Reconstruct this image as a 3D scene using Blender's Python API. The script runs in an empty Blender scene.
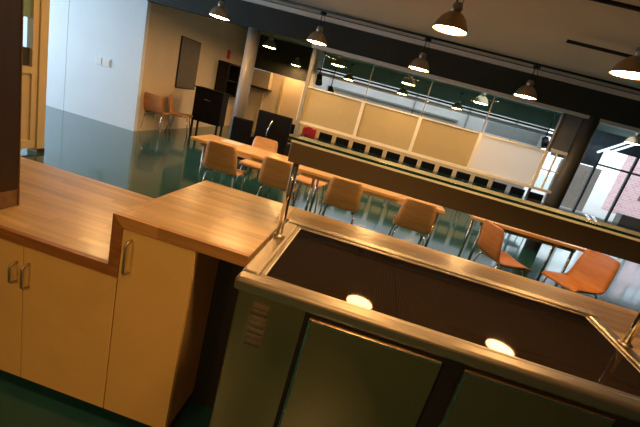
import bpy, bmesh, math, random
from mathutils import Vector, Matrix
random.seed(7)
S = bpy.context.scene
C = S.collection
PI = math.pi

# ------------------------------------------------------------------ materials
def newmat(name):
    m = bpy.data.materials.new(name); m.use_nodes = True
    nt = m.node_tree
    return m, nt, nt.nodes['Principled BSDF']

def pmat(name, col, rough=.5, metal=0, var=.08, scale=6, bump=0, stretch=(1, 1, 1), spec=.5, coat=0):
    """plain procedural material: base colour broken up a little by noise"""
    m, nt, b = newmat(name)
    tc = nt.nodes.new('ShaderNodeTexCoord'); mp = nt.nodes.new('ShaderNodeMapping')
    mp.inputs['Scale'].default_value = stretch
    nz = nt.nodes.new('ShaderNodeTexNoise'); nz.inputs['Scale'].default_value = scale
    nz.inputs['Detail'].default_value = 4
    rp = nt.nodes.new('ShaderNodeValToRGB')
    rp.color_ramp.elements[0].position = .3; rp.color_ramp.elements[1].position = .7
    rp.color_ramp.elements[0].color = (*[c * (1 - var) for c in col], 1)
    rp.color_ramp.elements[1].color = (*[min(1, c * (1 + var)) for c in col], 1)
    nt.links.new(tc.outputs['Object'], mp.inputs[0]); nt.links.new(mp.outputs[0], nz.inputs['Vector'])
    nt.links.new(nz.outputs['Fac'], rp.inputs[0]); nt.links.new(rp.outputs[0], b.inputs['Base Color'])
    b.inputs['Roughness'].default_value = rough; b.inputs['Metallic'].default_value = metal
    b.inputs['Specular IOR Level'].default_value = spec
    b.inputs['Coat Weight'].default_value = coat
    if bump:
        bp = nt.nodes.new('ShaderNodeBump'); bp.inputs['Strength'].default_value = bump
        bp.inputs['Distance'].default_value = .01
        nt.links.new(nz.outputs['Fac'], bp.inputs['Height']); nt.links.new(bp.outputs[0], b.inputs['Normal'])
    return m

def woodmat(name, c1, c2, rough=.35, stave=None, grain=14, coat=0):
    m, nt, b = newmat(name)
    tc = nt.nodes.new('ShaderNodeTexCoord')
    mp = nt.nodes.new('ShaderNodeMapping'); mp.inputs['Scale'].default_value = (1.2, grain, grain)
    nz = nt.nodes.new('ShaderNodeTexNoise'); nz.inputs['Scale'].default_value = 3; nz.inputs['Detail'].default_value = 6
    nt.links.new(tc.outputs['Object'], mp.inputs[0]); nt.links.new(mp.outputs[0], nz.inputs['Vector'])
    rp = nt.nodes.new('ShaderNodeValToRGB')
    rp.color_ramp.elements[0].position = .3; rp.color_ramp.elements[1].position = .72
    rp.color_ramp.elements[0].color = (*c1, 1); rp.color_ramp.elements[1].color = (*c2, 1)
    nt.links.new(nz.outputs['Fac'], rp.inputs[0])
    src = rp.outputs[0]
    if stave:
        br = nt.nodes.new('ShaderNodeTexBrick')
        br.inputs['Scale'].default_value = 1; br.inputs['Brick Width'].default_value = stave[0]
        br.inputs['Row Height'].default_value = stave[1]; br.inputs['Mortar Size'].default_value = 0.0006
        br.inputs['Color1'].default_value = (1.12, 1.1, 1.08, 1); br.inputs['Color2'].default_value = (.72, .66, .6, 1)
        br.inputs['Mortar'].default_value = (.6, .5, .4, 1); br.inputs['Bias'].default_value = -.1
        br.offset = .37; br.offset_frequency = 3
        nt.links.new(tc.outputs['Object'], br.inputs['Vector'])
        mx = nt.nodes.new('ShaderNodeMix'); mx.data_type = 'RGBA'; mx.blend_type = 'MULTIPLY'
        mx.inputs['Factor'].default_value = .75
        nt.links.new(src, mx.inputs[6]); nt.links.new(br.outputs['Color'], mx.inputs[7]); src = mx.outputs[2]
    nt.links.new(src, b.inputs['Base Color'])
    b.inputs['Roughness'].default_value = rough; b.inputs['Coat Weight'].default_value = coat
    b.inputs['Coat Roughness'].default_value = .15
    return m

def emat(name, col, strength):
    m, nt, b = newmat(name)
    b.inputs['Base Color'].default_value = (*col, 1)
    b.inputs['Emission Color'].default_value = (*col, 1); b.inputs['Emission Strength'].default_value = strength
    b.inputs['Roughness'].default_value = .4
    return m

def glassmat(name, tint=(1, 1, 1), ior=1.18, rough=.0):
    """thin clear pane: mostly transparent with fresnel reflection"""
    m = bpy.data.materials.new(name); m.use_nodes = True
    nt = m.node_tree; nt.nodes.clear()
    out = nt.nodes.new('ShaderNodeOutputMaterial'); mx = nt.nodes.new('ShaderNodeMixShader')
    tr = nt.nodes.new('ShaderNodeBsdfTransparent'); gl = nt.nodes.new('ShaderNodeBsdfGlossy')
    fr = nt.nodes.new('ShaderNodeFresnel'); fr.inputs[0].default_value = ior
    tr.inputs[0].default_value = (*tint, 1); gl.inputs['Roughness'].default_value = rough
    ge = nt.nodes.new('ShaderNodeNewGeometry'); sb = nt.nodes.new('ShaderNodeMath'); sb.operation = 'SUBTRACT'; sb.inputs[0].default_value = 1
    ml = nt.nodes.new('ShaderNodeMath'); ml.operation = 'MULTIPLY'
    nt.links.new(ge.outputs['Backfacing'], sb.inputs[1]); nt.links.new(sb.outputs[0], ml.inputs[0]); nt.links.new(fr.outputs[0], ml.inputs[1])
    nt.links.new(ml.outputs[0], mx.inputs[0]); nt.links.new(tr.outputs[0], mx.inputs[1])
    nt.links.new(gl.outputs[0], mx.inputs[2]); nt.links.new(mx.outputs[0], out.inputs[0])
    return m

def steelmat(name, col, rough, stretch):
    m, nt, b = newmat(name)
    tc = nt.nodes.new('ShaderNodeTexCoord'); mp = nt.nodes.new('ShaderNodeMapping')
    mp.inputs['Scale'].default_value = stretch
    nz = nt.nodes.new('ShaderNodeTexNoise'); nz.inputs['Scale'].default_value = 4; nz.inputs['Detail'].default_value = 3
    nt.links.new(tc.outputs['Object'], mp.inputs[0]); nt.links.new(mp.outputs[0], nz.inputs['Vector'])
    mr = nt.nodes.new('ShaderNodeMapRange'); mr.inputs[3].default_value = rough * .9; mr.inputs[4].default_value = rough * 1.12
    nt.links.new(nz.outputs['Fac'], mr.inputs[0]); nt.links.new(mr.outputs[0], b.inputs['Roughness'])
    b.inputs['Base Color'].default_value = (*col, 1); b.inputs['Metallic'].default_value = 1
    return m

M = {}
M['block'] = woodmat('butcher_block', (.66, .43, .19), (.82, .58, .29), .3, (.55, .042), 16, coat=.08)
M['edge'] = woodmat('dark_edge_wood', (.30, .11, .03), (.46, .19, .05), .4, None, 18)  # edge turned from the light: its shade is put into the wood colour
M['edge2'] = woodmat('edge_wood', (.50, .24, .07), (.66, .34, .11), .4, (.5, .02), 18)
M['ply'] = woodmat('beech_ply', (.76, .42, .19), (.88, .54, .27), .38, None, 8)
M['plyred'] = woodmat('reddish_ply', (.50, .20, .065), (.62, .27, .10), .38, None, 8)
M['table'] = woodmat('table_wood', (.68, .42, .18), (.80, .54, .26), .3, None, 10, coat=.3)
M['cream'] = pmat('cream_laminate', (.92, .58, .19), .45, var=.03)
M['creamside'] = pmat('cabinet_side', (.40, .24, .09), .5, var=.05)  # cabinet side darkened in its colour to imitate shade beside the counter
M['kick'] = pmat('kick_board', (.02, .018, .014), .6)
M['steel'] = steelmat('brushed_steel', (.58, .49, .38), .38, (1, 60, 60))
M['steelv'] = steelmat('brushed_steel_panel', (.60, .42, .24), .33, (60, 60, 1))
M['rail'] = steelmat('gantry_steel', (.40, .31, .21), .32, (1, 50, 50))
M['chrome'] = pmat('chrome', (.75, .75, .76), .15, 1, var=.03)
M['topplate'] = pmat('pale_enamel', (.86, .84, .76), .4, var=.03)
M['void'] = pmat('dark_recess', (.012, .011, .01), .6)
M['glassedge'] = pmat('glass_edge', (.01, .035, .025), .1)
M['shelfglass'] = glassmat('shelf_glass', (.95, .98, .96), 1.25)
M['pane'] = glassmat('pane_glass', (.93, .96, .95))
M['bluewhite'] = pmat('white_paint', (.80, .84, .88), .5, var=.02, scale=2)
M['tanwall'] = pmat('tan_paint', (.66, .53, .37), .6, var=.04, scale=2)
M['wallcream'] = pmat('cream_joinery', (.60, .47, .27), .5, var=.04)
M['dullwall'] = pmat('brown_wall', (.30, .24, .17), .7, var=.05)
M['ceil'] = pmat('ceiling_paint', (.56, .53, .48), .8, var=.03, scale=1.5)
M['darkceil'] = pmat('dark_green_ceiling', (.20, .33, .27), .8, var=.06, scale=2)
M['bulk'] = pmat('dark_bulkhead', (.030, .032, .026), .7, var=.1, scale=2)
M['grey'] = pmat('grey_metal', (.30, .30, .28), .5, var=.06)
M['greylight'] = pmat('pale_grey_trim', (.75, .73, .68), .5, var=.04)
M['greypost'] = pmat('painted_post', (.22, .21, .205), .4, var=.05)
M['darkpost'] = pmat('dark_painted_post', (.06, .058, .05), .5, var=.08)
M['board'] = pmat('panel_cream', (.52, .45, .27), .6, var=.03)
M['boardwhite'] = pmat('panel_white', (.93, .93, .92), .55, var=.03)  # same panels, daylight from behind put into the paler colour
for k_, f_ in (('board', .12), ('boardwhite', .8)):
    nt = M[k_].node_tree; b = nt.nodes['Principled BSDF']
    tl = nt.nodes.new('ShaderNodeBsdfTranslucent'); mx = nt.nodes.new('ShaderNodeMixShader'); mx.inputs[0].default_value = f_
    tl.inputs[0].default_value = (.9, .9, .9, 1) if f_ > .3 else (.8, .7, .5, 1)
    nt.links.new(b.outputs[0], mx.inputs[1]); nt.links.new(tl.outputs[0], mx.inputs[2])
    nt.links.new(mx.outputs[0], nt.nodes['Material Output'].inputs[0])
M['strip'] = pmat('white_strip', (.90, .88, .82), .45, var=.02)
M['hall'] = pmat('hall_white', (.72, .66, .63), .7, var=.05, scale=2)
M['black'] = pmat('black_fabric', (.006, .006, .0065), .7, var=.3, scale=30, spec=.15)
M['blackmetal'] = pmat('black_metal', (.010, .010, .011), .4, var=.2, spec=.25)
M['red'] = pmat('red_fabric', (.55, .015, .015), .6, var=.15, scale=20)
M['redsign'] = pmat('red_sign', (.62, .03, .03), .45)
M['white'] = pmat('white_plastic', (.82, .82, .80), .4, var=.02)
M['darkwood'] = pmat('dark_brown_wood', (.035, .017, .009), .42, var=.25, scale=3, stretch=(8, 8, 1))
M['midwood'] = pmat('brown_wood', (.20, .11, .05), .45, var=.25, scale=3, stretch=(1, 8, 8))
M['shade'] = pmat('bronze_spun_metal', (.50, .36, .22), .42, 1, var=.1)
M['socket'] = pmat('cast_metal', (.40, .36, .30), .4, 1, var=.1)
M['diffuser'] = emat('lamp_diffuser', (1.0, .56, .21), 100)
M['tube'] = emat('cool_tube', (.80, .90, 1.0), 1.6)
M['screen'] = pmat('dark_panel', (.10, .085, .06), .45, var=.1)
M['paper'] = pmat('pale_paper', (.72, .78, .86), .5, var=.05, scale=12)
M['bluegrey'] = pmat('blue_grey_metal', (.16, .19, .24), .5, var=.12)
M['tanboard'] = pmat('tan_boarding', (.62, .50, .44), .6, var=.05)
M['pale'] = pmat('pale_render', (.85, .84, .86), .7, var=.04)
M['asphalt'] = pmat('pavement', (.55, .54, .52), .8, var=.1)
M['frame'] = pmat('window_frame', (.10, .10, .11), .45)

# teal epoxy floor
m, nt, b = newmat('teal_epoxy_floor')
tc = nt.nodes.new('ShaderNodeTexCoord'); nz = nt.nodes.new('ShaderNodeTexNoise')
nz.inputs['Scale'].default_value = 1.3; nz.inputs['Detail'].default_value = 5
rp = nt.nodes.new('ShaderNodeValToRGB')
rp.color_ramp.elements[0].color = (.014, .062, .064, 1); rp.color_ramp.elements[1].color = (.026, .095, .095, 1)
rp.color_ramp.elements[0].position = .3; rp.color_ramp.elements[1].position = .7
nt.links.new(tc.outputs['Object'], nz.inputs['Vector']); nt.links.new(nz.outputs['Fac'], rp.inputs[0])
nt.links.new(rp.outputs[0], b.inputs['Base Color'])
nb = nt.nodes.new('ShaderNodeTexNoise'); nb.inputs['Scale'].default_value = 3.0
bp = nt.nodes.new('ShaderNodeBump'); bp.inputs['Strength'].default_value = .05; bp.inputs['Distance'].default_value = .02
nt.links.new(tc.outputs['Object'], nb.inputs['Vector']); nt.links.new(nb.outputs['Fac'], bp.inputs['Height'])
nt.links.new(bp.outputs[0], b.inputs['Normal'])
b.inputs['Roughness'].default_value = .10; b.inputs['Specular IOR Level'].default_value = .62; b.inputs['Specular Tint'].default_value = (.55, .85, 1, 1); b.inputs['Coat Weight'].default_value = .15; b.inputs['Coat Roughness'].default_value = .06
M['floor'] = m

# dark ceramic glass with a fine dot grid
m, nt, b = newmat('dotted_black_glass')
tc = nt.nodes.new('ShaderNodeTexCoord'); mp = nt.nodes.new('ShaderNodeMapping'); mp.inputs['Scale'].default_value = (160, 160, 160)
vo = nt.nodes.new('ShaderNodeTexVoronoi'); vo.inputs['Randomness'].default_value = 0; vo.inputs['Scale'].default_value = 1
rp = nt.nodes.new('ShaderNodeValToRGB')
rp.color_ramp.elements[0].position = .25; rp.color_ramp.elements[1].position = .34
rp.color_ramp.elements[0].color = (.040, .027, .017, 1); rp.color_ramp.elements[1].color = (.016, .010, .007, 1)
nt.links.new(tc.outputs['Object'], mp.inputs[0]); nt.links.new(mp.outputs[0], vo.inputs['Vector'])
nt.links.new(vo.outputs['Distance'], rp.inputs[0]); nt.links.new(rp.outputs[0], b.inputs['Base Color'])
b.inputs['Roughness'].default_value = .03; b.inputs['Specular IOR Level'].default_value = .07
M['hotplate'] = m

# brick facade outside
m, nt, b = newmat('pink_brick')
tc = nt.nodes.new('ShaderNodeTexCoord'); sx = nt.nodes.new('ShaderNodeSeparateXYZ'); ad = nt.nodes.new('ShaderNodeMath'); mp = nt.nodes.new('ShaderNodeCombineXYZ')
nt.links.new(tc.outputs['Object'], sx.inputs[0]); nt.links.new(sx.outputs[0], ad.inputs[0]); nt.links.new(sx.outputs[1], ad.inputs[1])
nt.links.new(ad.outputs[0], mp.inputs[0]); nt.links.new(sx.outputs[2], mp.inputs[1])
br = nt.nodes.new('ShaderNodeTexBrick'); br.inputs['Scale'].default_value = 2.2
br.inputs['Color1'].default_value = (.70, .36, .38, 1); br.inputs['Color2'].default_value = (.80, .50, .52, 1)
br.inputs['Mortar'].default_value = (.8, .72, .72, 1)
nt.links.new(mp.outputs[0], br.inputs['Vector'])
nt.links.new(br.outputs['Color'], b.inputs['Base Color']); b.inputs['Roughness'].default_value = .8
M['brick'] = m

# ------------------------------------------------------------------ mesh helpers
def box(bm, x0, x1, y0, y1, z0, z1, bev=0, seg=2, rot=None):
    r = bmesh.ops.create_cube(bm, size=1)
    vs = r['verts']
    for v in vs:
        v.co = Vector((x0 + (v.co.x + .5) * (x1 - x0), y0 + (v.co.y + .5) * (y1 - y0), z0 + (v.co.z + .5) * (z1 - z0)))
    if bev:
        es = list({e for v in vs for e in v.link_edges})
        r2 = bmesh.ops.bevel(bm, geom=es, offset=bev, segments=seg, affect='EDGES', profile=.5)
        vs = list({v for f in r2['faces'] for v in f.verts} | {v for v in vs if v.is_valid})
    if rot:
        bmesh.ops.transform(bm, matrix=rot, verts=vs)
    return bm

def tube(bm, pts, r, n=10, cap=True):
    pts = [Vector(p) for p in pts]
    rings = []
    prev = None
    for i, p in enumerate(pts):
        if i == 0: t = pts[1] - p
        elif i == len(pts) - 1: t = p - pts[i - 1]
        else: t = (pts[i + 1] - p).normalized() + (p - pts[i - 1]).normalized()
        t.normalize()
        if prev is None:
            a = Vector((0, 0, 1)) if abs(t.z) < .9 else Vector((1, 0, 0))
            u = t.cross(a).normalized()
        else:
            u = (prev - t * prev.dot(t)).normalized()
        prev = u
        w = t.cross(u)
        rr = r[i] if isinstance(r, (list, tuple)) else r
        rings.append([bm.verts.new(p + u * math.cos(2 * PI * k / n) * rr + w * math.sin(2 * PI * k / n) * rr) for k in range(n)])
    for a, b_ in zip(rings, rings[1:]):
        for k in range(n):
            f = bm.faces.new((a[k], a[(k + 1) % n], b_[(k + 1) % n], b_[k])); f.smooth = True
    if cap:
        bm.faces.new(list(reversed(rings[0]))); bm.faces.new(rings[-1])
    return bm

def lathe(bm, prof, n=32, c=(0, 0, 0), close=False):
    """prof: list of (radius, z)"""
    rings = []
    for r, z in prof:
        if r < 1e-6: rings.append([bm.verts.new((c[0], c[1], c[2] + z))])
        else: rings.append([bm.verts.new((c[0] + r * math.cos(2 * PI * k / n), c[1] + r * math.sin(2 * PI * k / n), c[2] + z)) for k in range(n)])
    for a, b_ in zip(rings, rings[1:]):
        for k in range(n):
            k2 = (k + 1) % n
            if len(a) == 1 and len(b_) == 1: continue
            if len(a) == 1: f = bm.faces.new((a[0], b_[k2], b_[k]))
            elif len(b_) == 1: f = bm.faces.new((a[k], a[k2], b_[0]))
            else: f = bm.faces.new((a[k], a[k2], b_[k2], b_[k]))
            f.smooth = True
    return bm

def prism(bm, poly, axis, a0, a1):
    """poly of 2D points extruded along axis"""
    def P(p, a):
        if axis == 'x': return (a, p[0], p[1])
        if axis == 'y': return (p[0], a, p[1])
        return (p[0], p[1], a)
    A = [bm.verts.new(P(p, a0)) for p in poly]; B = [bm.verts.new(P(p, a1)) for p in poly]
    n = len(poly)
    bm.faces.new(A); bm.faces.new(list(reversed(B)))
    for k in range(n): bm.faces.new((A[k], B[k], B[(k + 1) % n], A[(k + 1) % n]))
    return bm

def obj(name, bm, mat, parent=None, smooth=False):
    bmesh.ops.recalc_face_normals(bm, faces=bm.faces)
    me = bpy.data.meshes.new(name); bm.to_mesh(me); bm.free()
    me.materials.append(M[mat] if isinstance(mat, str) else mat)
    o = bpy.data.objects.new(name, me); C.objects.link(o)
    if parent: o.parent = parent
    return o

def bx(name, mat, x0, x1, y0, y1, z0, z1, parent=None, bev=0):
    bm = bmesh.new(); box(bm, x0, x1, y0, y1, z0, z1, bev)
    return obj(name, bm, mat, parent)

def tag(o, label, cat, group=None):
    o['label'] = label; o['category'] = cat
    if group: o['group'] = group
    return o

def thing(name, label, cat, loc=(0, 0, 0), rotz=0, group=None):
    o = bpy.data.objects.new(name, None); C.objects.link(o)
    o.location = loc; o.rotation_euler = (0, 0, rotz); o.empty_display_size = .1
    return tag(o, label, cat, group)

def struct(name, mat, *b):
    o = bx(name, mat, *b); o['kind'] = 'structure'; return o

def sbm(name, bm, mat):
    o = obj(name, bm, mat); o['kind'] = 'structure'; return o

def dup(root, loc, rotz, label, group=None, first=[]):
    r = root.copy(); C.objects.link(r); r.location = loc; r.rotation_euler = (0, 0, rotz)
    r['label'] = label
    if group: r['group'] = group
    for ch in list(root.children):
        c = ch.copy(); C.objects.link(c); c.parent = r
        for g in ch.children:
            d = g.copy(); C.objects.link(d); d.parent = c
    return r

used = set()
def place(proto, loc, rotz, label, group=None):
    if proto.name not in used:
        used.add(proto.name)
        proto.location = loc; proto.rotation_euler = (0, 0, rotz); proto['label'] = label
        if group: proto['group'] = group
        return proto
    return dup(proto, loc, rotz, label, group)

# ------------------------------------------------------------------ setting
H = 2.92
struct('floor', 'floor', -9.8, 14, -3, 15.2, -.1, 0)
struct('ceiling', 'ceil', -9.8, 14, -3, 6.95, H, H + .1)
struct('ceiling_far', 'darkceil', -9.8, 1.4, 7.11, 12.75, H, H + .1)  # stops short of the far wall: opening added to light the hall
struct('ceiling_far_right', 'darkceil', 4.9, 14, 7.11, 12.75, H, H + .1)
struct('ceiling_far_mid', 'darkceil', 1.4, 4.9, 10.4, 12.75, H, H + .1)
struct('window_50', 'pane', 1.4, 4.9, 7.11, 10.4, H + .04, H + .05)  # unseen rooflight added to light the whitish panel from behind
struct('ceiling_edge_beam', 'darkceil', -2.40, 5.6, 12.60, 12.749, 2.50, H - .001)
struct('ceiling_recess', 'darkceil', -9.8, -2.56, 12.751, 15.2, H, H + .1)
struct('ceiling_window_side', 'darkceil', 5.75, 14, 12.751, 15.2, H, H + .1)
struct('wall_back', 'dullwall', -9.8, 14, -3.1, -3, 0, H)
struct('wall_right', 'dullwall', 14, 14.1, -3.1, 15.2, 0, H)
# white wall, in line with the bulkhead, with a joint between two sheets
bm = bmesh.new(); box(bm, -9.7, -6.415, 7.0, 7.1, 0, H); box(bm, -6.405, -4.8, 7.0, 7.1, 0, H)
sbm('wall_front', bm, 'bluewhite')
# bulkhead over the opening
struct('wall_bulkhead', 'bulk', -4.8, 14, 6.95, 7.11, 2.44, H)
struct('trim_1', 'greylight', -3.4, 14, 6.90, 6.948, 2.83, 2.90)
struct('trim_2', 'greylight', -1.6, 14, 6.93, 7.13, 2.385, 2.438)
# recess side wall and wall at its end
struct('wall_recess', 'tanwall', -4.95, -4.8, 7.1, 12.1, 0, H)
bm = bmesh.new(); box(bm, -4.8, -2.56, 12.0, 12.1, 0, 1.93)
sbm('wall_recess_end', bm, 'tanwall')
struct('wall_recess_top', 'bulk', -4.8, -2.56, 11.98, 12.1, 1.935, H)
for i, x in enumerate((-3.95, -3.35)):
    struct('trim_%d' % (3 + i), 'wallcream', x - .035, x + .035, 11.95, 12.0, 0, 1.92)
struct('wall_recess_return', 'hall', -2.56, -2.44, 11.98, 15.0, 0, H)

# left daylight windows wall (outside the frame) and the cream door wall
bm = bmesh.new()
box(bm, -9.8, -9.7, -3, 7.1, 0, .5); box(bm, -9.8, -9.7, -3, 7.1, 2.6, H)
for a, b_ in ((-3, 1.5), (4.0, 4.2), (6.6, 7.1)): box(bm, -9.8, -9.7, a, b_, .5, 2.6)
sbm('wall_left', bm, 'bluewhite')
for i, (a, b_) in enumerate(((1.5, 4.0), (4.2, 6.6))):
    o = struct('window_%d' % (i + 1), 'pane', -9.76, -9.74, a, b_, .5, 2.6)

# cream joinery wall on the left: half-glazed door
X = -4.2
bm = bmesh.new(); box(bm, X - .14, X, -3, 3.55, 0, H); box(bm, X - .14, X, 3.55, 4.31, 2.12, H)
box(bm, X - .14, X, 4.20, 4.31, 0, 2.12); sbm('wall_partition', bm, 'wallcream')
struct('baseboard_left', 'kick', X, X + .012, 4.20, 4.305, 0, .05)
d = struct('door_1', 'wallcream', X - .09, X - .045, 3.56, 4.195, .06, .98)
bm = bmesh.new()
box(bm, X - .10, X - .02, 3.56, 3.64, .06, 2.11); box(bm, X - .10, X - .02, 4.12, 4.195, .06, 2.11)
box(bm, X - .10, X - .02, 3.64, 4.12, 2.03, 2.11); box(bm, X - .10, X - .02, 3.64, 4.12, .98, 1.06)
box(bm, X - .10, X - .02, 3.64, 4.12, .06, .16); box(bm, X - .10, X - .02, 3.74, 3.77, .16, .98)
obj('door_frame', bm, 'wallcream', d)
obj('door_glass', box(bmesh.new(), X - .075, X - .069, 3.64, 4.12, 1.06, 2.03), 'pane', d)
obj('upper_panel', box(bmesh.new(), X - .068, X - .060, 3.641, 4.119, 1.60, 2.029), 'darkceil', d)
obj('lower_panel', box(bmesh.new(), X - .068, X - .060, 3.641, 4.119, 1.061, 1.27), 'bulk', d)
# ------------------------------------------------------------------ glazed partition
PX = [-1.55, -.45, .60, 1.67, 2.80]
for i, x in enumerate(PX):
    bm = bmesh.new(); box(bm, x - .028, x + .028, 6.97, 7.05, 1.10, 1.74)
    p = sbm('trim_%d' % (10 + i), bm, 'strip')
struct('trim_20', 'grey', -1.56, -1.50, 6.96, 7.06, 0, 2.42)
for i in range(3):
    x = PX[i + 1]
    struct('trim_%d' % (21 + i), 'grey', x - .008, x + .008, 6.99, 7.03, 1.74, 2.42)
struct('trim_24', 'frame', 2.80, 2.84, 6.97, 7.05, 1.74, 2.42)
struct('trim_25', 'strip', -1.52, 2.82, 6.975, 7.045, 1.715, 1.74)
struct('trim_26', 'strip', -1.52, 3.15, 6.975, 7.045, 1.06, 1.105)
names = ['first tan infill panel of the glazed partition, nearest the round grey column',
         'second tan infill panel from the left in the glazed partition',
         'third tan infill panel from the left in the glazed partition',
         'whitish infill panel of the partition, the rightmost and palest one']
for i in range(4):
    o = bx('infill_panel', 'board' if i < 3 else 'boardwhite', PX[i] + .03, PX[i + 1] - .03, 7.0, 7.025, 1.107, 1.713)
    tag(o, names[i], 'panel', 'infill panels of the glazed partition')
    struct('window_%d' % (10 + i), 'pane', PX[i] + .03, PX[i + 1] - .03, 7.008, 7.016, 1.742, 2.40)
# dark panel and small window beside the dark column
struct('wall_infill', 'bluegrey', 2.85, 3.12, 6.98, 7.05, 1.80, 2.40)
bm = bmesh.new(); box(bm, 2.85, 3.13, 6.98, 7.04, 1.74, 1.795); box(bm, 2.97, 2.99, 6.99, 7.03, 1.105, 1.74); box(bm, 2.85, 3.13, 6.99, 7.03, 1.42, 1.44)
w = sbm('window_20', bm, 'strip')
obj('window_pane', box(bmesh.new(), 2.85, 3.12, 7.004, 7.01, 1.106, 1.738), 'pane', w)
# columns
bm = bmesh.new(); lathe(bm, [(0, 0), (.115, 0), (.115, 2.439), (0, 2.439)], 32, (-2.70, 7.03, 0))
o = obj('round_column', bm, 'greypost'); tag(o, 'round pale grey column left of the glazed partition', 'column')
bm = bmesh.new(); lathe(bm, [(0, 0), (.13, 0), (.13, 2.439), (0, 2.439)], 32, (3.26, 7.03, 0))
o = obj('round_column', bm, 'darkpost'); tag(o, 'dark round column at the right end of the glazed partition', 'column')

# ------------------------------------------------------------------ far hall
struct('wall_far', 'hall', -2.44, 5.75, 14.9, 15.0, 0, H)
for i, x in enumerate((.9, 2.9, 4.6)):
    struct('trim_%d' % (30 + i), 'grey', x - .03, x + .03, 14.86, 14.899, 0, 2.9)
struct('wall_hall_low', 'wallcream', -2.2, 3.0, 9.7, 9.8, 0, .99)
# long white duct and conduit across the hall
for nm, mt, y, z, r, lab in (('long_pipe', 'pale', 12.2, 2.29, .05, 'long white pipe crossing the hall behind the upper glass'), ('long_conduit', 'blackmetal', 11.9, 2.39, .026, 'dark conduit running beside the white pipe behind the upper glass')):
    t = thing(nm, lab, 'pipe', (1.6, y, z))
    obj('tube', tube(bmesh.new(), [(-4.0, 0, 0), (3.9, 0, 0)], r, 14), mt, t)
    for x in (-3.6, -1.9, -.2, 1.5, 3.6): obj('hanger', tube(bmesh.new(), [(x, 0, r), (x, 0, H - z - .001)], .006, 6), 'grey', t)
t = thing('grey_wall_panel', 'dark grey panel on the far hall wall seen above the whitish panel', 'panel', (4.6, 14.895, 1.95))
obj('face', box(bmesh.new(), -.95, .95, -.03, -.002, 0, .42), 'grey', t)
obj('border', box(box(bmesh.new(), -1.0, 1.0, -.035, -.002, .4205, .46), -1.0, 1.0, -.035, -.002, -.04, -.0005), 'pale', t)
o = obj('cable_tray', box(bmesh.new(), -2.42, 2.6, 14.78, 14.898, 2.05, 2.11), 'grey'); tag(o, 'thin grey cable tray along the far hall wall behind the upper glass', 'tray')
def spot(x, y, z, label):
    t = thing('black_spotlight', label, 'spotlight', (x, y, z), 0, 'black spotlights in the hall')
    obj('housing', tube(bmesh.new(), [(0, 0, 0), (.05, -.10, -.22)], [.075, .095], 16), 'blackmetal', t)
    obj('bracket', tube(bmesh.new(), [(0, 0, 0), (0, 0, H - z)], .012, 8), 'blackmetal', t)
spot(-2.0, 10.4, 2.14, 'black spotlight hanging at the top left corner of the glazed partition')
spot(-1.62, 10.4, 1.92, 'black spotlight hanging just above the first tan panel')
spot(4.0, 10.4, 2.1, 'black spotlight hanging above the whitish panel')

# right-hand side: glazed front with daylight behind it
YW = 14.0
struct('wall_window_base', 'pale', 5.6, 14, YW, YW + .12, 0, .12)
struct('wall_window_top', 'bluegrey', 5.6, 14, YW, YW + .12, 2.42, H)
struct('wall_window_band', 'bluegrey', 5.75, 7.05, YW - .35, YW - .02, 1.78, 2.45)
bm = bmesh.new()
for x in (5.62, 7.28, 8.4, 9.6, 10.8, 12, 13.2): box(bm, x - .035, x + .035, YW + .01, YW + .09, .12, 2.42)
box(bm, 5.62, 14, YW + .02, YW + .08, 1.86, 1.92)
w = sbm('window_40', bm, 'frame')
obj('window_pane', box(bmesh.new(), 5.62, 14, YW + .045, YW + .055, .12, 2.42), 'pane', w)
# tan boarded screen
t = thing('boarded_screen', 'tall tan boarded screen standing outside, right of the dark column', 'screen', (8.05, 16.5, -.02), 0)
for i in range(3):
    obj('board', box(bmesh.new(), -.80 + i * .54, -.80 + i * .54 + .52, -.03, .03, 0, 1.80, .004), 'tanboard', t)
obj('rail', box(bmesh.new(), -.80, .80, .031, .06, .3, .4), 'tanboard', t); obj('rail', box(bmesh.new(), -.80, .80, .031, .06, 1.5, 1.6), 'tanboard', t)
# two slanting white tubes above the screen
for i, dx in enumerate((0, .22)):
    o = obj('fluorescent_tube', tube(bmesh.new(), [(6.72 + dx, 13.2, 2.22), (7.42 + dx, 13.2, 2.74)], .035, 12), 'tube')
    tag(o, ('left' if i == 0 else 'right') + ' of two slanting bluish white light tubes above the tan boarded screen', 'light tube', 'slanting light tubes')
o = bx('low_wall', 'grey', 7.9, 12.5, 12.6, 12.9, 0, .62, None, .01); tag(o, 'low grey wall in front of the bright windows on the right', 'wall')
# outside: pavement, brick building, pale building
struct('ground_outside', 'asphalt', -12, 40, 15.2, 45, -.12, -.02)
def facade(name, mat, x0, x1, y, z1, label, wins):
    b_ = thing(name, label, 'building', (x0, y, -.02))
    bm = bmesh.new(); L = x1 - x0
    box(bm, 0, L, 0, .8, 0, z1); obj('wall', bm, mat, b_)
    obj('parapet', box(bmesh.new(), -.1, L + .1, -.1, .9, z1, z1 + .25), 'pale', b_)
    for (a, c, w_, h_) in wins:
        f = obj('window', box(bmesh.new(), a, a + w_, -.05, -.005, c, c + h_), 'frame', b_)
        obj('pane', box(bmesh.new(), a + .08, a + w_ - .08, -.058, -.0502, c + .08, c + h_ - .08), 'paper', f)
        obj('mullion', box(bmesh.new(), a + w_ / 2 - .04, a + w_ / 2 + .04, -.07, -.0582, c + .08, c + h_ - .08), 'frame', f)
        obj('transom', box(bmesh.new(), a + .08, a + w_ - .08, -.082, -.0702, c + h_ * .5 - .03, c + h_ * .5 + .03), 'frame', f)
facade('brick_building', 'brick', 11.95, 20.5, 20, 7, 'pink brick building outside the windows on the far right',
       [(.9 + i * 1.5, .9 + j * 2.4, 1.0, 1.5) for i in range(5) for j in range(2)])
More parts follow.
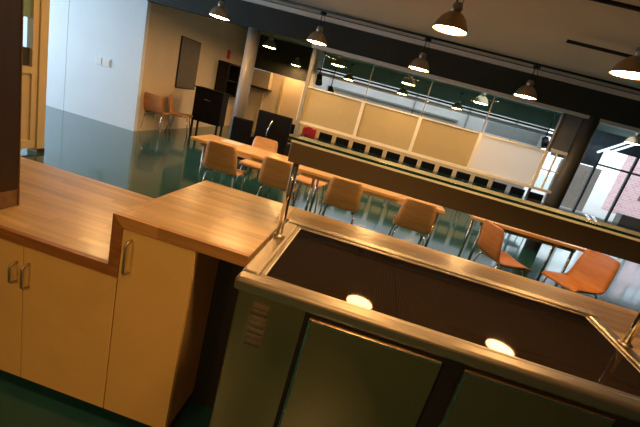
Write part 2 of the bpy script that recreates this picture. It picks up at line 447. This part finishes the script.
facade('rendered_building', 'pale', 2.0, 8.9, 24, 6, 'pale rendered building outside, behind the far hall',
       [(.8 + i * 1.6, 1.0 + j * 2.3, .9, 1.3) for i in range(4) for j in range(2)])

# things on the white wall and recess wall
t = thing('double_socket', 'small white double socket plate on the bluish white wall', 'socket', (-5.60, 7.0, 1.09))
obj('plate', box(bmesh.new(), -.17, .17, -.012, 0, 0, .16, .004), 'white', t)
for s in (-1, 1):
    bm = bmesh.new(); box(bm, s * .085 - .062, s * .085 + .062, -.022, -.0125, .02, .14, .003)
    obj('switch', bm, 'grey' if s > 9 else 'white', t)
bm = bmesh.new()
t = thing('dark_wall_panel', 'tall dark panel hung on the tan recess wall above the wooden chairs', 'panel', (-4.8, 8.72, .97))
obj('frame', box(bmesh.new(), .001, .03, -.44, .44, 0, 1.12, .006), 'bulk', t)
obj('face', box(bmesh.new(), .031, .035, -.42, .42, .02, 1.10), 'screen', t)
t = thing('wall_cabinet', 'black open wall cabinet with reddish inside under the red sign', 'cabinet', (-4.8, 11.1, .95))
bm = bmesh.new()
box(bm, .001, .02, -.8, .8, 0, .9); box(bm, .02, .32, -.8, -.76, 0, .9); box(bm, .02, .32, .76, .8, 0, .9)
box(bm, .02, .32, -.76, .76, 0, .04); box(bm, .02, .32, -.76, .76, .86, .9); box(bm, .02, .32, -.02, .02, .04, .86)
obj('carcass', bm, 'blackmetal', t)
obj('shelf', box(bmesh.new(), .021, .30, -.759, -.021, .42, .45), 'blackmetal', t)
obj('back_panel', box(bmesh.new(), .021, .028, -.758, -.022, .46, .858), 'darkwood', t)
o = bx('red_sign', 'redsign', -4.799, -4.785, 10.76, 10.96, 1.95, 2.19); tag(o, 'small red sign on the tan recess wall above the black cabinet', 'sign')
t = thing('shelf_unit', 'small brown shelf on the end wall right of the round grey column', 'shelf', (-4.0, 11.97, 1.3))
obj('box', box(bmesh.new(), -.28, .28, -.3, 0, .12, .62, .005), 'tanwall', t); obj('ledge', box(bmesh.new(), -.32, .32, -.34, 0, .06, .118, .005), 'darkwood', t)

# black cabinet on legs by the recess wall
t = thing('black_cabinet', 'black cabinet on thin legs beside the wooden chairs at the recess wall', 'cabinet', (-4.02, 8.62, 0))
obj('body', box(bmesh.new(), -.33, .36, -.22, .10, .36, 1.10, .008), 'black', t)
obj('top', box(bmesh.new(), -.345, .375, -.25, .12, 1.102, 1.13, .004), 'black', t)
for s in (-1, 1):
    obj('door', box(bmesh.new(), s * .17 - .165 + .015, s * .17 + .165 + .015, -.236, -.2205, .39, 1.07, .003), 'black', t)
    for y in (-.2, .08): obj('leg', box(bmesh.new(), s * .31 - .01, s * .31 + .03, y - .02, y + .02, 0, .358), 'blackmetal', t)
obj('handle', tube(bmesh.new(), [(-.10, -.240, .86), (-.05, -.262, .885), (.05, -.262, .885), (.10, -.240, .86)], .008, 8), 'chrome', t)

# ------------------------------------------------------------------ chairs
def shell_chair(name, mat):
    """stacking chair, one bent shell on four tube legs; faces +y"""
    t = thing(name, '', 'chair')
    prof = [(.44, .425, .40), (.425, .448, .41), (.38, .455, .42), (.22, .445, .43), (.09, .44, .43), (.035, .452, .43), (.008, .485, .425), (-.012, .55, .415), (-.028, .65, .40), (-.045, .75, .38), (-.055, .80, .35), (-.056, .815, .30)]
    bm = bmesh.new(); th = .011; n = 9
    top = []; bot = []
    for i, (y, z, w) in enumerate(prof):
        j0 = max(0, i - 1); j1 = min(len(prof) - 1, i + 1)
        ty, tz = prof[j1][0] - prof[j0][0], prof[j1][1] - prof[j0][1]
        L = math.hypot(ty, tz); ny, nz_ = tz / L, -ty / L     # normal on the sitter's side
        a = []; b2 = []
        for k in range(n):
            u = k / (n - 1) * 2 - 1
            dish = .014 * (u * u)
            a.append(bm.verts.new((u * w / 2, y + ny * dish, z + nz_ * dish)))
            b2.append(bm.verts.new((u * w / 2, y + ny * (dish - th), z + nz_ * (dish - th))))
        top.append(a); bot.append(b2)
    for i in range(len(prof) - 1):
        for k in range(n - 1):
            for G, fl in ((top, 0), (bot, 1)):
                f = bm.faces.new((G[i][k], G[i][k + 1], G[i + 1][k + 1], G[i + 1][k])); f.smooth = True
        for k in (0, n - 1):
            bm.faces.new((top[i][k], top[i + 1][k], bot[i + 1][k], bot[i][k]))
    for i in (0, len(prof) - 1):
        for k in range(n - 1): bm.faces.new((top[i][k], top[i][k + 1], bot[i][k + 1], bot[i][k]))
    obj('seat_shell', bm, mat, t)
    for sx in (-1, 1):
        obj('seat_rail', tube(bmesh.new(), [(sx * .15, .36, .425), (sx * .15, .07, .415)], .009, 8), 'chrome', t)
        for y0, y1 in ((.36, .43), (.07, -.03)):
            l = obj('leg', tube(bmesh.new(), [(sx * .15, y0, .422), (sx * .175, y0 + (y1 - y0) * .25, .40), (sx * .215, y1, .012)], .0105, 8), 'chrome', t)
            obj('glide', tube(bmesh.new(), [(sx * .216, y1, .0), (sx * .2155, y1, .014)], .014, 8), 'blackmetal', l)
    return t
cw = shell_chair('wooden_chair', 'ply'); cr = shell_chair('wooden_chair', 'plyred')
gn = 'wooden shell chairs at the long tables'
place(cw, (-1.73, 4.22, 0), .03, 'wooden shell chair with its back to the counter, leftmost at the long table', gn)
place(cw, (-1.03, 4.24, 0), -.02, 'second wooden shell chair from the left along the near side of the long table', gn)
place(cw, (-.20, 4.22, 0), .02, 'third wooden shell chair from the left, seen just right of the left steel post', gn)
place(cw, (.66, 4.22, 0), -.05, 'fourth wooden shell chair, at the right end of the long table', gn)
place(cw, (-1.62, 5.50, 0), PI + .05, 'wooden shell chair on the far side of the long table, left end', gn)
place(cw, (-.75, 5.45, 0), PI - .05, 'wooden shell chair on the far side of the long table, behind the second near chair', gn)
place(cr, (1.50, 4.12, 0), -PI / 2 + .3, 'dark orange wooden chair turned sideways in the gap between the two tables', gn)
place(cr, (2.62, 4.18, 0), PI / 2 + .5, 'dark orange wooden chair turned away from the second table, rightmost chair', gn)
gw = 'wooden shell chairs along the recess wall'
place(cr, (-4.60, 7.24, 0), .05, 'wooden shell chair in the corner beside the white wall', gw)
place(cr, (-4.62, 7.98, 0), -PI / 2 + .35, 'wooden shell chair against the recess wall, next to the corner chair', gw)
cb = None

def dining_table(label, x0, x1, y0, y1, leg_x):
    t = thing('dining_table', label, 'table', ((x0 + x1) / 2, (y0 + y1) / 2, 0), 0, 'long dining tables')
    w, d_ = (x1 - x0) / 2, (y1 - y0) / 2
    obj('tabletop', box(bmesh.new(), -w, w, -d_, d_, .705, .74, .004), 'table', t)
    obj('apron', box(box(bmesh.new(), -w + .12, w - .12, -d_ + .06, -d_ + .085, .655, .704), -w + .12, w - .12, d_ - .085, d_ - .06, .655, .704), 'chrome', t)
    for lx in leg_x:
        for s in (-1, 1):
            obj('leg', tube(bmesh.new(), [(lx - (x0 + x1) / 2, s * (d_ - .0725), .704), (lx - (x0 + x1) / 2, s * (d_ - .0725), 0)], .017, 12), 'chrome', t)
dining_table('long pale wooden dining table with chrome legs behind the first four chairs', -2.25, .99, 4.40, 4.98, (-2.08, -.62, .93))
dining_table('second wooden dining table, partly hidden below the right half of the steel rail', 1.36, 2.74, 4.56, 5.14, (1.52, 2.6))
o = bx('paper_sheet', 'paper', -1.99, -1.73, 4.70, 4.93, .7405, .7425); tag(o, 'pale bluish sheet of paper lying on the left end of the long table', 'paper')  # thin pale bluish rectangle on the tabletop

def black_chair():
    t = thing('black_chair', '', 'chair')
    obj('seat', box(bmesh.new(), -.17, .17, 0, .42, .42, .47, .015), 'black', t)
    obj('backrest', box(bmesh.new(), -.155, .155, -.05, -.01, .63, .86, .02, 3), 'black', t)
    for s in (-1, 1): obj('back_support', tube(bmesh.new(), [(s * .13, .03, .44), (s * .13, -.025, .52), (s * .13, -.03, .65)], .011, 8), 'blackmetal', t)
    for s in (-1, 1):
        for y in (.02, .40): obj('leg', tube(bmesh.new(), [(s * .15, y, .42), (s * .165, y, 0)], .011, 8), 'chrome', t)
    return t
bc = black_chair()
ordn = ['first', 'second', 'third', 'fourth', 'fifth', 'sixth', 'seventh', 'eighth', 'ninth', 'tenth', 'eleventh', 'twelfth', 'thirteenth', 'fourteenth', 'fifteenth', 'sixteenth']
BX = [.02 + (i - 5) * .405 for i in range(15)]
red_i = 0
for i, x in enumerate(BX):
    c = place(bc, (x, 8.75, 0), random.uniform(-.04, .04), '%s black low-backed chair from the left in the row under the partition panels' % ordn[i], 'row of black chairs behind the partition')
t = thing('red_garment', 'red garment hung over the back of the second black chair in the row', 'garment', (BX[1], 8.75 - .03, -.115))
bm = bmesh.new(); prism(bm, [(-.075, .74), (-.075, .985), (-.05, 1.0), (.025, 1.0), (.05, .985), (.05, .8), (.035, .8), (.035, .975), (-.055, .975), (-.06, .74)], 'x', -.13, .16)
obj('cloth', bm, 'red', t); obj('collar', tube(bmesh.new(), [(-.06, -.05, 1.006), (.0, -.07, 1.01), (.08, -.05, 1.006)], .012, 8), 'red', t)

# black armchairs beyond the left end of the long table
def armchair(label, loc, rz, w, h):
    t = thing('black_armchair', label, 'armchair', loc, rz, 'black armchairs near the round column')
    obj('seat', box(bmesh.new(), -w / 2 + .05, w / 2 - .05, .08, .60, .24, .46, .03, 3), 'black', t)
    obj('backrest', box(bmesh.new(), -w / 2, w / 2, -.04, .075, .22, h, .02, 3), 'black', t)
    for s in (-1, 1):
        obj('arm', box(bmesh.new(), s * (w / 2 - .022) - .022, s * (w / 2 - .022) + .022, .08, .58, .24, .64, .015), 'black', t)
        for y in (.0, .54): obj('leg', tube(bmesh.new(), [(s * (w / 2 - .06), y, .24), (s * (w / 2 - .06), y, 0)], .015, 8), 'blackmetal', t)
    return t
a1 = armchair('large black high-backed armchair behind the long table, right of the round column', (-1.87, 6.62, 0), .0, .62, 1.13)
obj('chrome_loop', tube(bmesh.new(), [(-.02, -.055, 1.0), (-.06, -.065, .85), (-.08, -.065, .72), (-.03, -.055, .62)], .012, 8), 'chrome', a1)
armchair('lower black armchair between the round column and the large armchair', (-2.32, 6.30, 0), .12, .34, .93)

# ------------------------------------------------------------------ worktop with its step
ZL, ZR, YF = .782, 1.0, 1.204
wt = thing('worktop', 'stepped butcher block worktop with dark mitred front edge', 'worktop', (0, 0, 0))
obj('lower_top', box(bmesh.new(), -2.62, -.872, YF + .022, 2.0, ZL - .04, ZL, .003), 'block', wt)
obj('raised_top', box(bmesh.new(), -.849, -.325, YF + .022, 1.962, ZR - .04, ZR, .003), 'block', wt)
bm = bmesh.new(); box(bm, -.3245, 1.175, 1.735, 1.962, ZR - .04, ZR, .003); box(bm, 1.1755, 1.75, 1.03, 1.962, ZR - .04, ZR, .003)
obj('rear_strip', bm, 'block', wt)
obj('step_panel', box(bmesh.new(), -.871, -.8495, YF + .022, 1.962, ZL - .04, ZR, .002), 'block', wt)
def mitre(p, y0, y1): return prism(bmesh.new(), p, 'y', y0, y1)
e = .045
obj('front_edge', mitre([(-2.62, ZL), (-.872, ZL), (-.827, ZL - e), (-2.62, ZL - e)], YF, YF + .0215), 'edge', wt)
obj('step_edge', mitre([(-.872, ZL + .0003), (-.872, ZR), (-.828, ZR - e), (-.828, ZL - e + .0003)], YF, YF + .0215), 'edge', wt)
obj('raised_front_edge', mitre([(-.8715, ZR), (-.325, ZR), (-.325, ZR - e), (-.8275, ZR - e)], YF, YF + .0215), 'edge2', wt)

def handle(x, z0, z1, y, parent):
    bm = bmesh.new(); tube(bm, [(x, y, z0), (x, y - .026, z0 + .003), (x, y - .034, z0 + .014), (x, y - .034, z1 - .014), (x, y - .026, z1 - .003), (x, y, z1)], .0055, 8)
    return obj('handle', bm, 'steel', parent)
def cabinet(label, x0, x1, y0, y1, z1, doors, grp='cream base cabinets'):
    t = thing('base_cabinet', label, 'cabinet', ((x0 + x1) / 2, (y0 + y1) / 2, 0), 0, grp)
    cx, cy = (x0 + x1) / 2, (y0 + y1) / 2
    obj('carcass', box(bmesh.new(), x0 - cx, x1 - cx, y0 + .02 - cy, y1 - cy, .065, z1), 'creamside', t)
    obj('kick_board', box(bmesh.new(), x0 - cx, x1 - cx, y0 + .07 - cy, y1 - .05 - cy, 0, .0648), 'kick', t)
    for (a, b_, hx, h0, h1) in doors:
        d_ = obj('door', box(bmesh.new(), a + .0015 - cx, b_ - .0015 - cx, y0 - cy, y0 + .0195 - cy, .066, z1 - .004, .0015), 'cream', t)
        if hx is not None: handle(hx - cx, h0, h1, y0 - cy, d_)
cabinet('low cream cabinet under the lower worktop, left of the step, pair of doors', -1.655, -.829, 1.206, 1.95, ZL - .046,
        [(-1.655, -1.25, -1.278, .565, .655), (-1.25, -.829, -1.222, .555, .665)])
cabinet('low cream cabinet at the far left, mostly outside the picture', -2.50, -1.658, 1.206, 1.95, ZL - .046,
        [(-2.50, -2.08, -2.11, .56, .66), (-2.08, -1.658, -2.05, .56, .66)])
cabinet('taller cream cabinet under the raised worktop, right of the step, single door', -.827, -.525, 1.206, 1.92, ZR - .046,
        [(-.827, -.525, -.785, .775, .915)])
o = bx('recess_panel', 'kick', -.5245, -.32, 1.46, 1.478, 0, ZR - .041); tag(o, 'dark panel closing the gap between the taller cream cabinet and the steel counter', 'panel')  # near-black sheet put in for the shade deep in this gap
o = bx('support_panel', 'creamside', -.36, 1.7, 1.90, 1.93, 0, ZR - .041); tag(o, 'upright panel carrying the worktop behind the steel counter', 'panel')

# dark panel standing at left end of worktop
t = thing('dark_tall_cabinet', 'tall dark brown cabinet standing on the left end of the lower worktop', 'cabinet', (-1.80, 1.32, ZL))
obj('body', box(bmesh.new(), -.30, .298, -.10, .095, .082, 1.85, .004), 'darkwood', t)
obj('base', box(bmesh.new(), -.30, .297, -.10, .093, .001, .081, .004), 'midwood', t)
obj('edge_strip', box(bmesh.new(), .290, .300, .0955, .100, .001, 1.85), 'midwood', t)  # lighter strip standing in for light along the cabinet's edge

# ------------------------------------------------------------------ steel serving counter
sc = thing('serving_counter', 'stainless steel serving counter with dark glass hot top and steel doors', 'counter', (0, 0, 0))
X0, X1, Y0, Y1 = -.308, 1.172, 1.03, 1.732
bm = bmesh.new()
# rim: four bars, rounded
box(bm, X0, X1, Y0, 1.088, .960, 1.008, .012, 3); box(bm, X0, X1, 1.672, Y1, .960, 1.008, .010, 3)
box(bm, X0, -.248, 1.089, 1.671, .960, 1.008, .010, 3); box(bm, 1.118, X1, 1.089, 1.671, .960, 1.008, .010, 3)
obj('rim', bm, 'steel', sc)
bm = bmesh.new()
box(bm, -.247, 1.117, 1.0885, 1.106, .975, 1.004, .004); box(bm, -.247, 1.117, 1.652, 1.6715, .975, 1.004, .004)
box(bm, -.247, -.228, 1.1065, 1.6515, .975, 1.004, .004); box(bm, 1.098, 1.117, 1.1065, 1.6515, .975, 1.004, .004)
obj('inner_bezel', bm, 'steel', sc)
for a, b_ in ((-.227, .225), (.2265, .66), (.6615, 1.097)):
    obj('hot_plate', box(bmesh.new(), a, b_, 1.107, 1.651, .976, 1.000), 'hotplate', sc)
obj('body', box(bmesh.new(), X0 + .012, X1, Y0 + .028, Y1 - .02, .10, .9595, .006), 'steelv', sc)
obj('plinth', box(bmesh.new(), X0 + .08, X1, Y0 + .09, Y1 - .06, 0, .0995), 'void', sc)
obj('door_gasket', box(bmesh.new(), -.062, 1.15, Y0 + .018, Y0 + .0275, .12, .9585), 'void', sc)
for a, b_ in ((-.045, .385), (.452, .90)):
    d_ = obj('door', box(bmesh.new(), a, b_, Y0 + .001, Y0 + .0175, .13, .948, .003), 'steelv', sc)
    bm = bmesh.new(); box(bm, a + .006, b_ - .006, Y0 - .003, Y0 + .0005, .938, .944); box(bm, a + .001, a + .009, Y0 - .003, Y0 + .0005, .14, .944)
    obj('folded_lip', bm, 'chrome', d_)
obj('mullion', box(bmesh.new(), .395, .442, Y0 + .012, Y0 + .0178, .12, .955), 'void', sc)
for k in range(7):
    z = .915 - k * .0235; x = -.2385
    bm = bmesh.new(); prism(bm, [(Y0 + .0275, z), (Y0 + .0145, z - .004), (Y0 + .0165, z - .009), (Y0 + .0275, z - .009)], 'x', x, x + .058)
    obj('vent_louver', bm, 'chrome', sc)
# gantry
sg = thing('sneeze_guard', 'steel framed sneeze guard with a glass top shelf over the hot counter', 'guard', (0, 0, 0))
for x in (-.286, 1.146):
    po = obj('post', tube(bmesh.new(), [(x, 1.455, 1.0102), (x, 1.455, 1.40)], .0135, 16), 'chrome', sg)
    obj('foot_flange', lathe(bmesh.new(), [(0, 0), (.026, 0), (.026, .006), (.016, .014), (0, .014)], 20, (x, 1.455, 1.0104)), 'steel', po)
bm = bmesh.new()
box(bm, -.318, 1.178, 1.432, 1.436, 1.335, 1.412); 
obj('front_rail', bm, 'rail', sg)
obj('rail_lip', box(bmesh.new(), -.322, 1.182, 1.424, 1.450, 1.4125, 1.424, .002), 'topplate', sg)
obj('top_plate', box(bmesh.new(), -.322, 1.182, 1.4505, 1.62, 1.4125, 1.4235, .001), 'topplate', sg)  # pale plate put in for the bright reflection on the glass shelf
obj('heat_lamp_tray', box(bmesh.new(), -.27, 1.13, 1.45, 1.60, 1.372, 1.412), 'rail', sg)
gs = obj('glass_shelf', box(bmesh.new(), -.330, 1.190, 1.413, 1.64, 1.4245, 1.4335), 'shelfglass', sg)
obj('polished_edge', box(bmesh.new(), -.331, 1.191, 1.4085, 1.4128, 1.4242, 1.4338), 'glassedge', gs)

# ------------------------------------------------------------------ pendant lamps
def lamp_proto():
    t = thing('pendant_lamp', '', 'lamp')
    bm = bmesh.new()
    lathe(bm, [(0, .155), (.062, .155), (.085, .14), (.120, .105), (.150, .05), (.163, .012), (.165, 0), (.162, 0), (.160, .012), (.147, .05), (.117, .103), (.083, .136), (.0, .15)], 40)
    obj('shade', bm, 'shade', t)
    obj('diffuser', lathe(bmesh.new(), [(0, -.002), (.08, -.0005), (.150, .008), (.150, .012), (0, .012)], 32), 'diffuser', t)
    s = obj('socket_housing', lathe(bmesh.new(), [(0, .1555), (.045, .1555), (.048, .17), (.048, .225), (.036, .24), (0, .24)], 24), 'socket', t)
    obj('cooling_ring', lathe(bmesh.new(), [(.0485, .182), (.056, .185), (.056, .196), (.0485, .199)], 24), 'socket', s)
    obj('stem', tube(bmesh.new(), [(-.02, 0, .2405), (-.012, 0, H - 2.475 - .03)], .007, 8), 'blackmetal', t)
    obj('power_cable', tube(bmesh.new(), [(.034, 0, .2395), (.045, .0, .34), (.02, 0, H - 2.475 - .03)], .004, 8), 'blackmetal', t)
    obj('ceiling_rose', lathe(bmesh.new(), [(0, H - 2.475 - .03), (.05, H - 2.475 - .03), (.05, H - 2.475 - .001), (0, H - 2.475 - .001)], 20), 'blackmetal', t)
    return t
lp = lamp_proto()
XC = [-3.0, -1.36, .27, 1.88, 3.48, 5.1]
rows = [(-1.45, 2.40, 'row behind the viewer', (1, 2)), (.95, 2.40, 'spot over the steel counter', (2,)), (3.93, 2.475, 'nearest row', (0, 1, 2, 3)),  # first two entries: unseen lamps added to light the cabinet fronts
        (6.2, 2.37, 'row in front of the dark bulkhead', (0, 1, 2, 3)),
        (8.9, 2.36, 'first row beyond the glazed partition', (0, 1, 2, 3, 5)), (11.6, 2.29, 'farthest row beyond the partition', (0, 1, 2, 3))]
LAMPS = [['bronze pendant lamp behind the viewer, the left of two', 'bronze pendant lamp behind the viewer, the right of two'],
         ['bronze pendant lamp straight above the hot glass top of the steel counter'],
         ['bronze pendant lamp above the left end of the long table, above the picture',
          'bronze pendant lamp above the middle of the long table, above the picture',
          'large bronze pendant lamp at the top of the picture against the pale ceiling',
          'largest bronze pendant lamp, cut by the right edge of the picture'],
         ['bronze pendant lamp before the dark bulkhead, leftmost, over the tan recess wall',
          'bronze pendant lamp before the dark bulkhead, second from left, above the partition corner post',
          'bronze pendant lamp before the dark bulkhead, third from left, below the large one',
          'bronze pendant lamp before the dark bulkhead, rightmost, above the whitish panel'],
         ['bronze pendant lamp just right of the round grey column top',
          'brighter bronze pendant lamp seen through the upper glass over the first tan panel',
          'upper of the bronze pendant lamps seen through the glass over the second tan panel',
          'upper of the bronze pendant lamps seen through the glass over the third tan panel',
          'bronze pendant lamp right of the dark column, near the right edge of the picture'],
         ['bronze pendant lamp glowing before the tan end wall of the recess',
          'lower and smaller bronze pendant lamp seen through the glass over the first tan panel',
          'lower of the bronze pendant lamps seen through the glass over the second tan panel',
          'lower of the bronze pendant lamps seen through the glass over the third tan panel']]
cname = ['leftmost', 'second from left', 'third from left', 'fourth from left', 'fifth from left', 'rightmost']
for ri, (y, z, rn, cols) in enumerate(rows):
    for k, ci in enumerate(cols):
        lab = LAMPS[ri][k]
        place(lp, (XC[ci] + (.045 + ci * .025 - .03 if ri == 2 else 0), y, z), 0, lab, 'bronze pendant lamps')
# ceiling conduits
for i, (y, z, x0, x1, lab) in enumerate(((6.42, 2.88, -3.2, 9, 'long thin dark conduit on the ceiling just before the bulkhead'),
                                  (3.6, 2.87, 1.10, 6, 'dark conduit on the ceiling near the top right corner'),
                                  (4.72, 2.83, 1.62, 6, 'short dark conduit on the ceiling ending above the right lamp'))):
    o = obj('ceiling_conduit', tube(bmesh.new(), [(x0, y, z), (x1, y, z)], .018, 8), 'blackmetal'); tag(o, lab, 'conduit', 'conduits on the ceiling')

# parts made of several loose pieces become one object per piece
def split(o):
    me = o.data; bm = bmesh.new(); bm.from_mesh(me); bm.verts.ensure_lookup_table()
    seen = {}; n = 0
    for v in bm.verts:
        if v.index in seen: continue
        st = [v]; seen[v.index] = n
        while st:
            for e_ in st.pop().link_edges:
                for q in e_.verts:
                    if q.index not in seen: seen[q.index] = n; st.append(q)
        n += 1
    if n < 2: bm.free(); return
    for k in range(n):
        b2 = bm.copy(); b2.verts.ensure_lookup_table()
        bmesh.ops.delete(b2, geom=[v for v in b2.verts if seen[v.index] != k], context='VERTS')
        m2 = bpy.data.meshes.new(me.name); b2.to_mesh(m2); b2.free(); m2.materials.append(me.materials[0])
        if k == 0: o.data = m2
        else:
            c = o.copy(); c.data = m2; C.objects.link(c)
    bm.free()
for o in list(C.objects):
    if o.type == 'MESH' and o.parent and o.name.split('.')[0] in ('apron', 'rim', 'inner_bezel', 'rear_strip', 'folded_lip', 'carcass', 'border', 'door_frame'): split(o)

# ------------------------------------------------------------------ daylight
w = bpy.data.worlds.new('World'); S.world = w; w.use_nodes = True
bg = w.node_tree.nodes['Background']; bg.inputs[0].default_value = (.80, .90, 1.0, 1); bg.inputs[1].default_value = 2.3
def area(name, loc, rot, sx, sy, e, col):
    l = bpy.data.lights.new(name, 'AREA'); l.shape = 'RECTANGLE'; l.size = sx; l.size_y = sy; l.energy = e; l.color = col
    o = bpy.data.objects.new(name, l); C.objects.link(o); o.location = loc; o.rotation_euler = rot
area('daylight_left', (-9.66, 4.0, 1.55), (0, -PI / 2, 0), 2.1, 5.0, 265, (.62, .80, 1.0))
area('daylight_right', (9.8, 13.9, 1.4), (-PI / 2, 0, 0), 7.5, 2.4, 30, (.82, .91, 1.0))

# ------------------------------------------------------------------ camera
cam = bpy.data.cameras.new('Camera'); co = bpy.data.objects.new('Camera', cam); C.objects.link(co)
cam.sensor_width = 36; cam.lens = 372 / 640 * 36; cam.clip_start = .02; cam.clip_end = 200
R = ((0.9525713418465722, 0.1689000831632852, 0.25314146361285084), (-0.289960838258169, 0.25128785382719765, 0.9234593260103776), (-0.09236098185511513, 0.9530620003055186, -0.28834401780581953))
r_, u_, f_ = (Vector((R[0][i], R[1][i], R[2][i])) for i in range(3)) if False else (Vector(R[0]), Vector(R[1]), Vector(R[2]))
co.matrix_world = Matrix(((r_.x, u_.x, -f_.x, 0), (r_.y, u_.y, -f_.y, 0), (r_.z, u_.z, -f_.z, 1.6), (0, 0, 0, 1)))
S.camera = co
S.view_settings.view_transform = 'Standard'; S.view_settings.look = 'None'
S.view_settings.exposure = 0; S.view_settings.gamma = 1; S.view_settings.use_curve_mapping = False
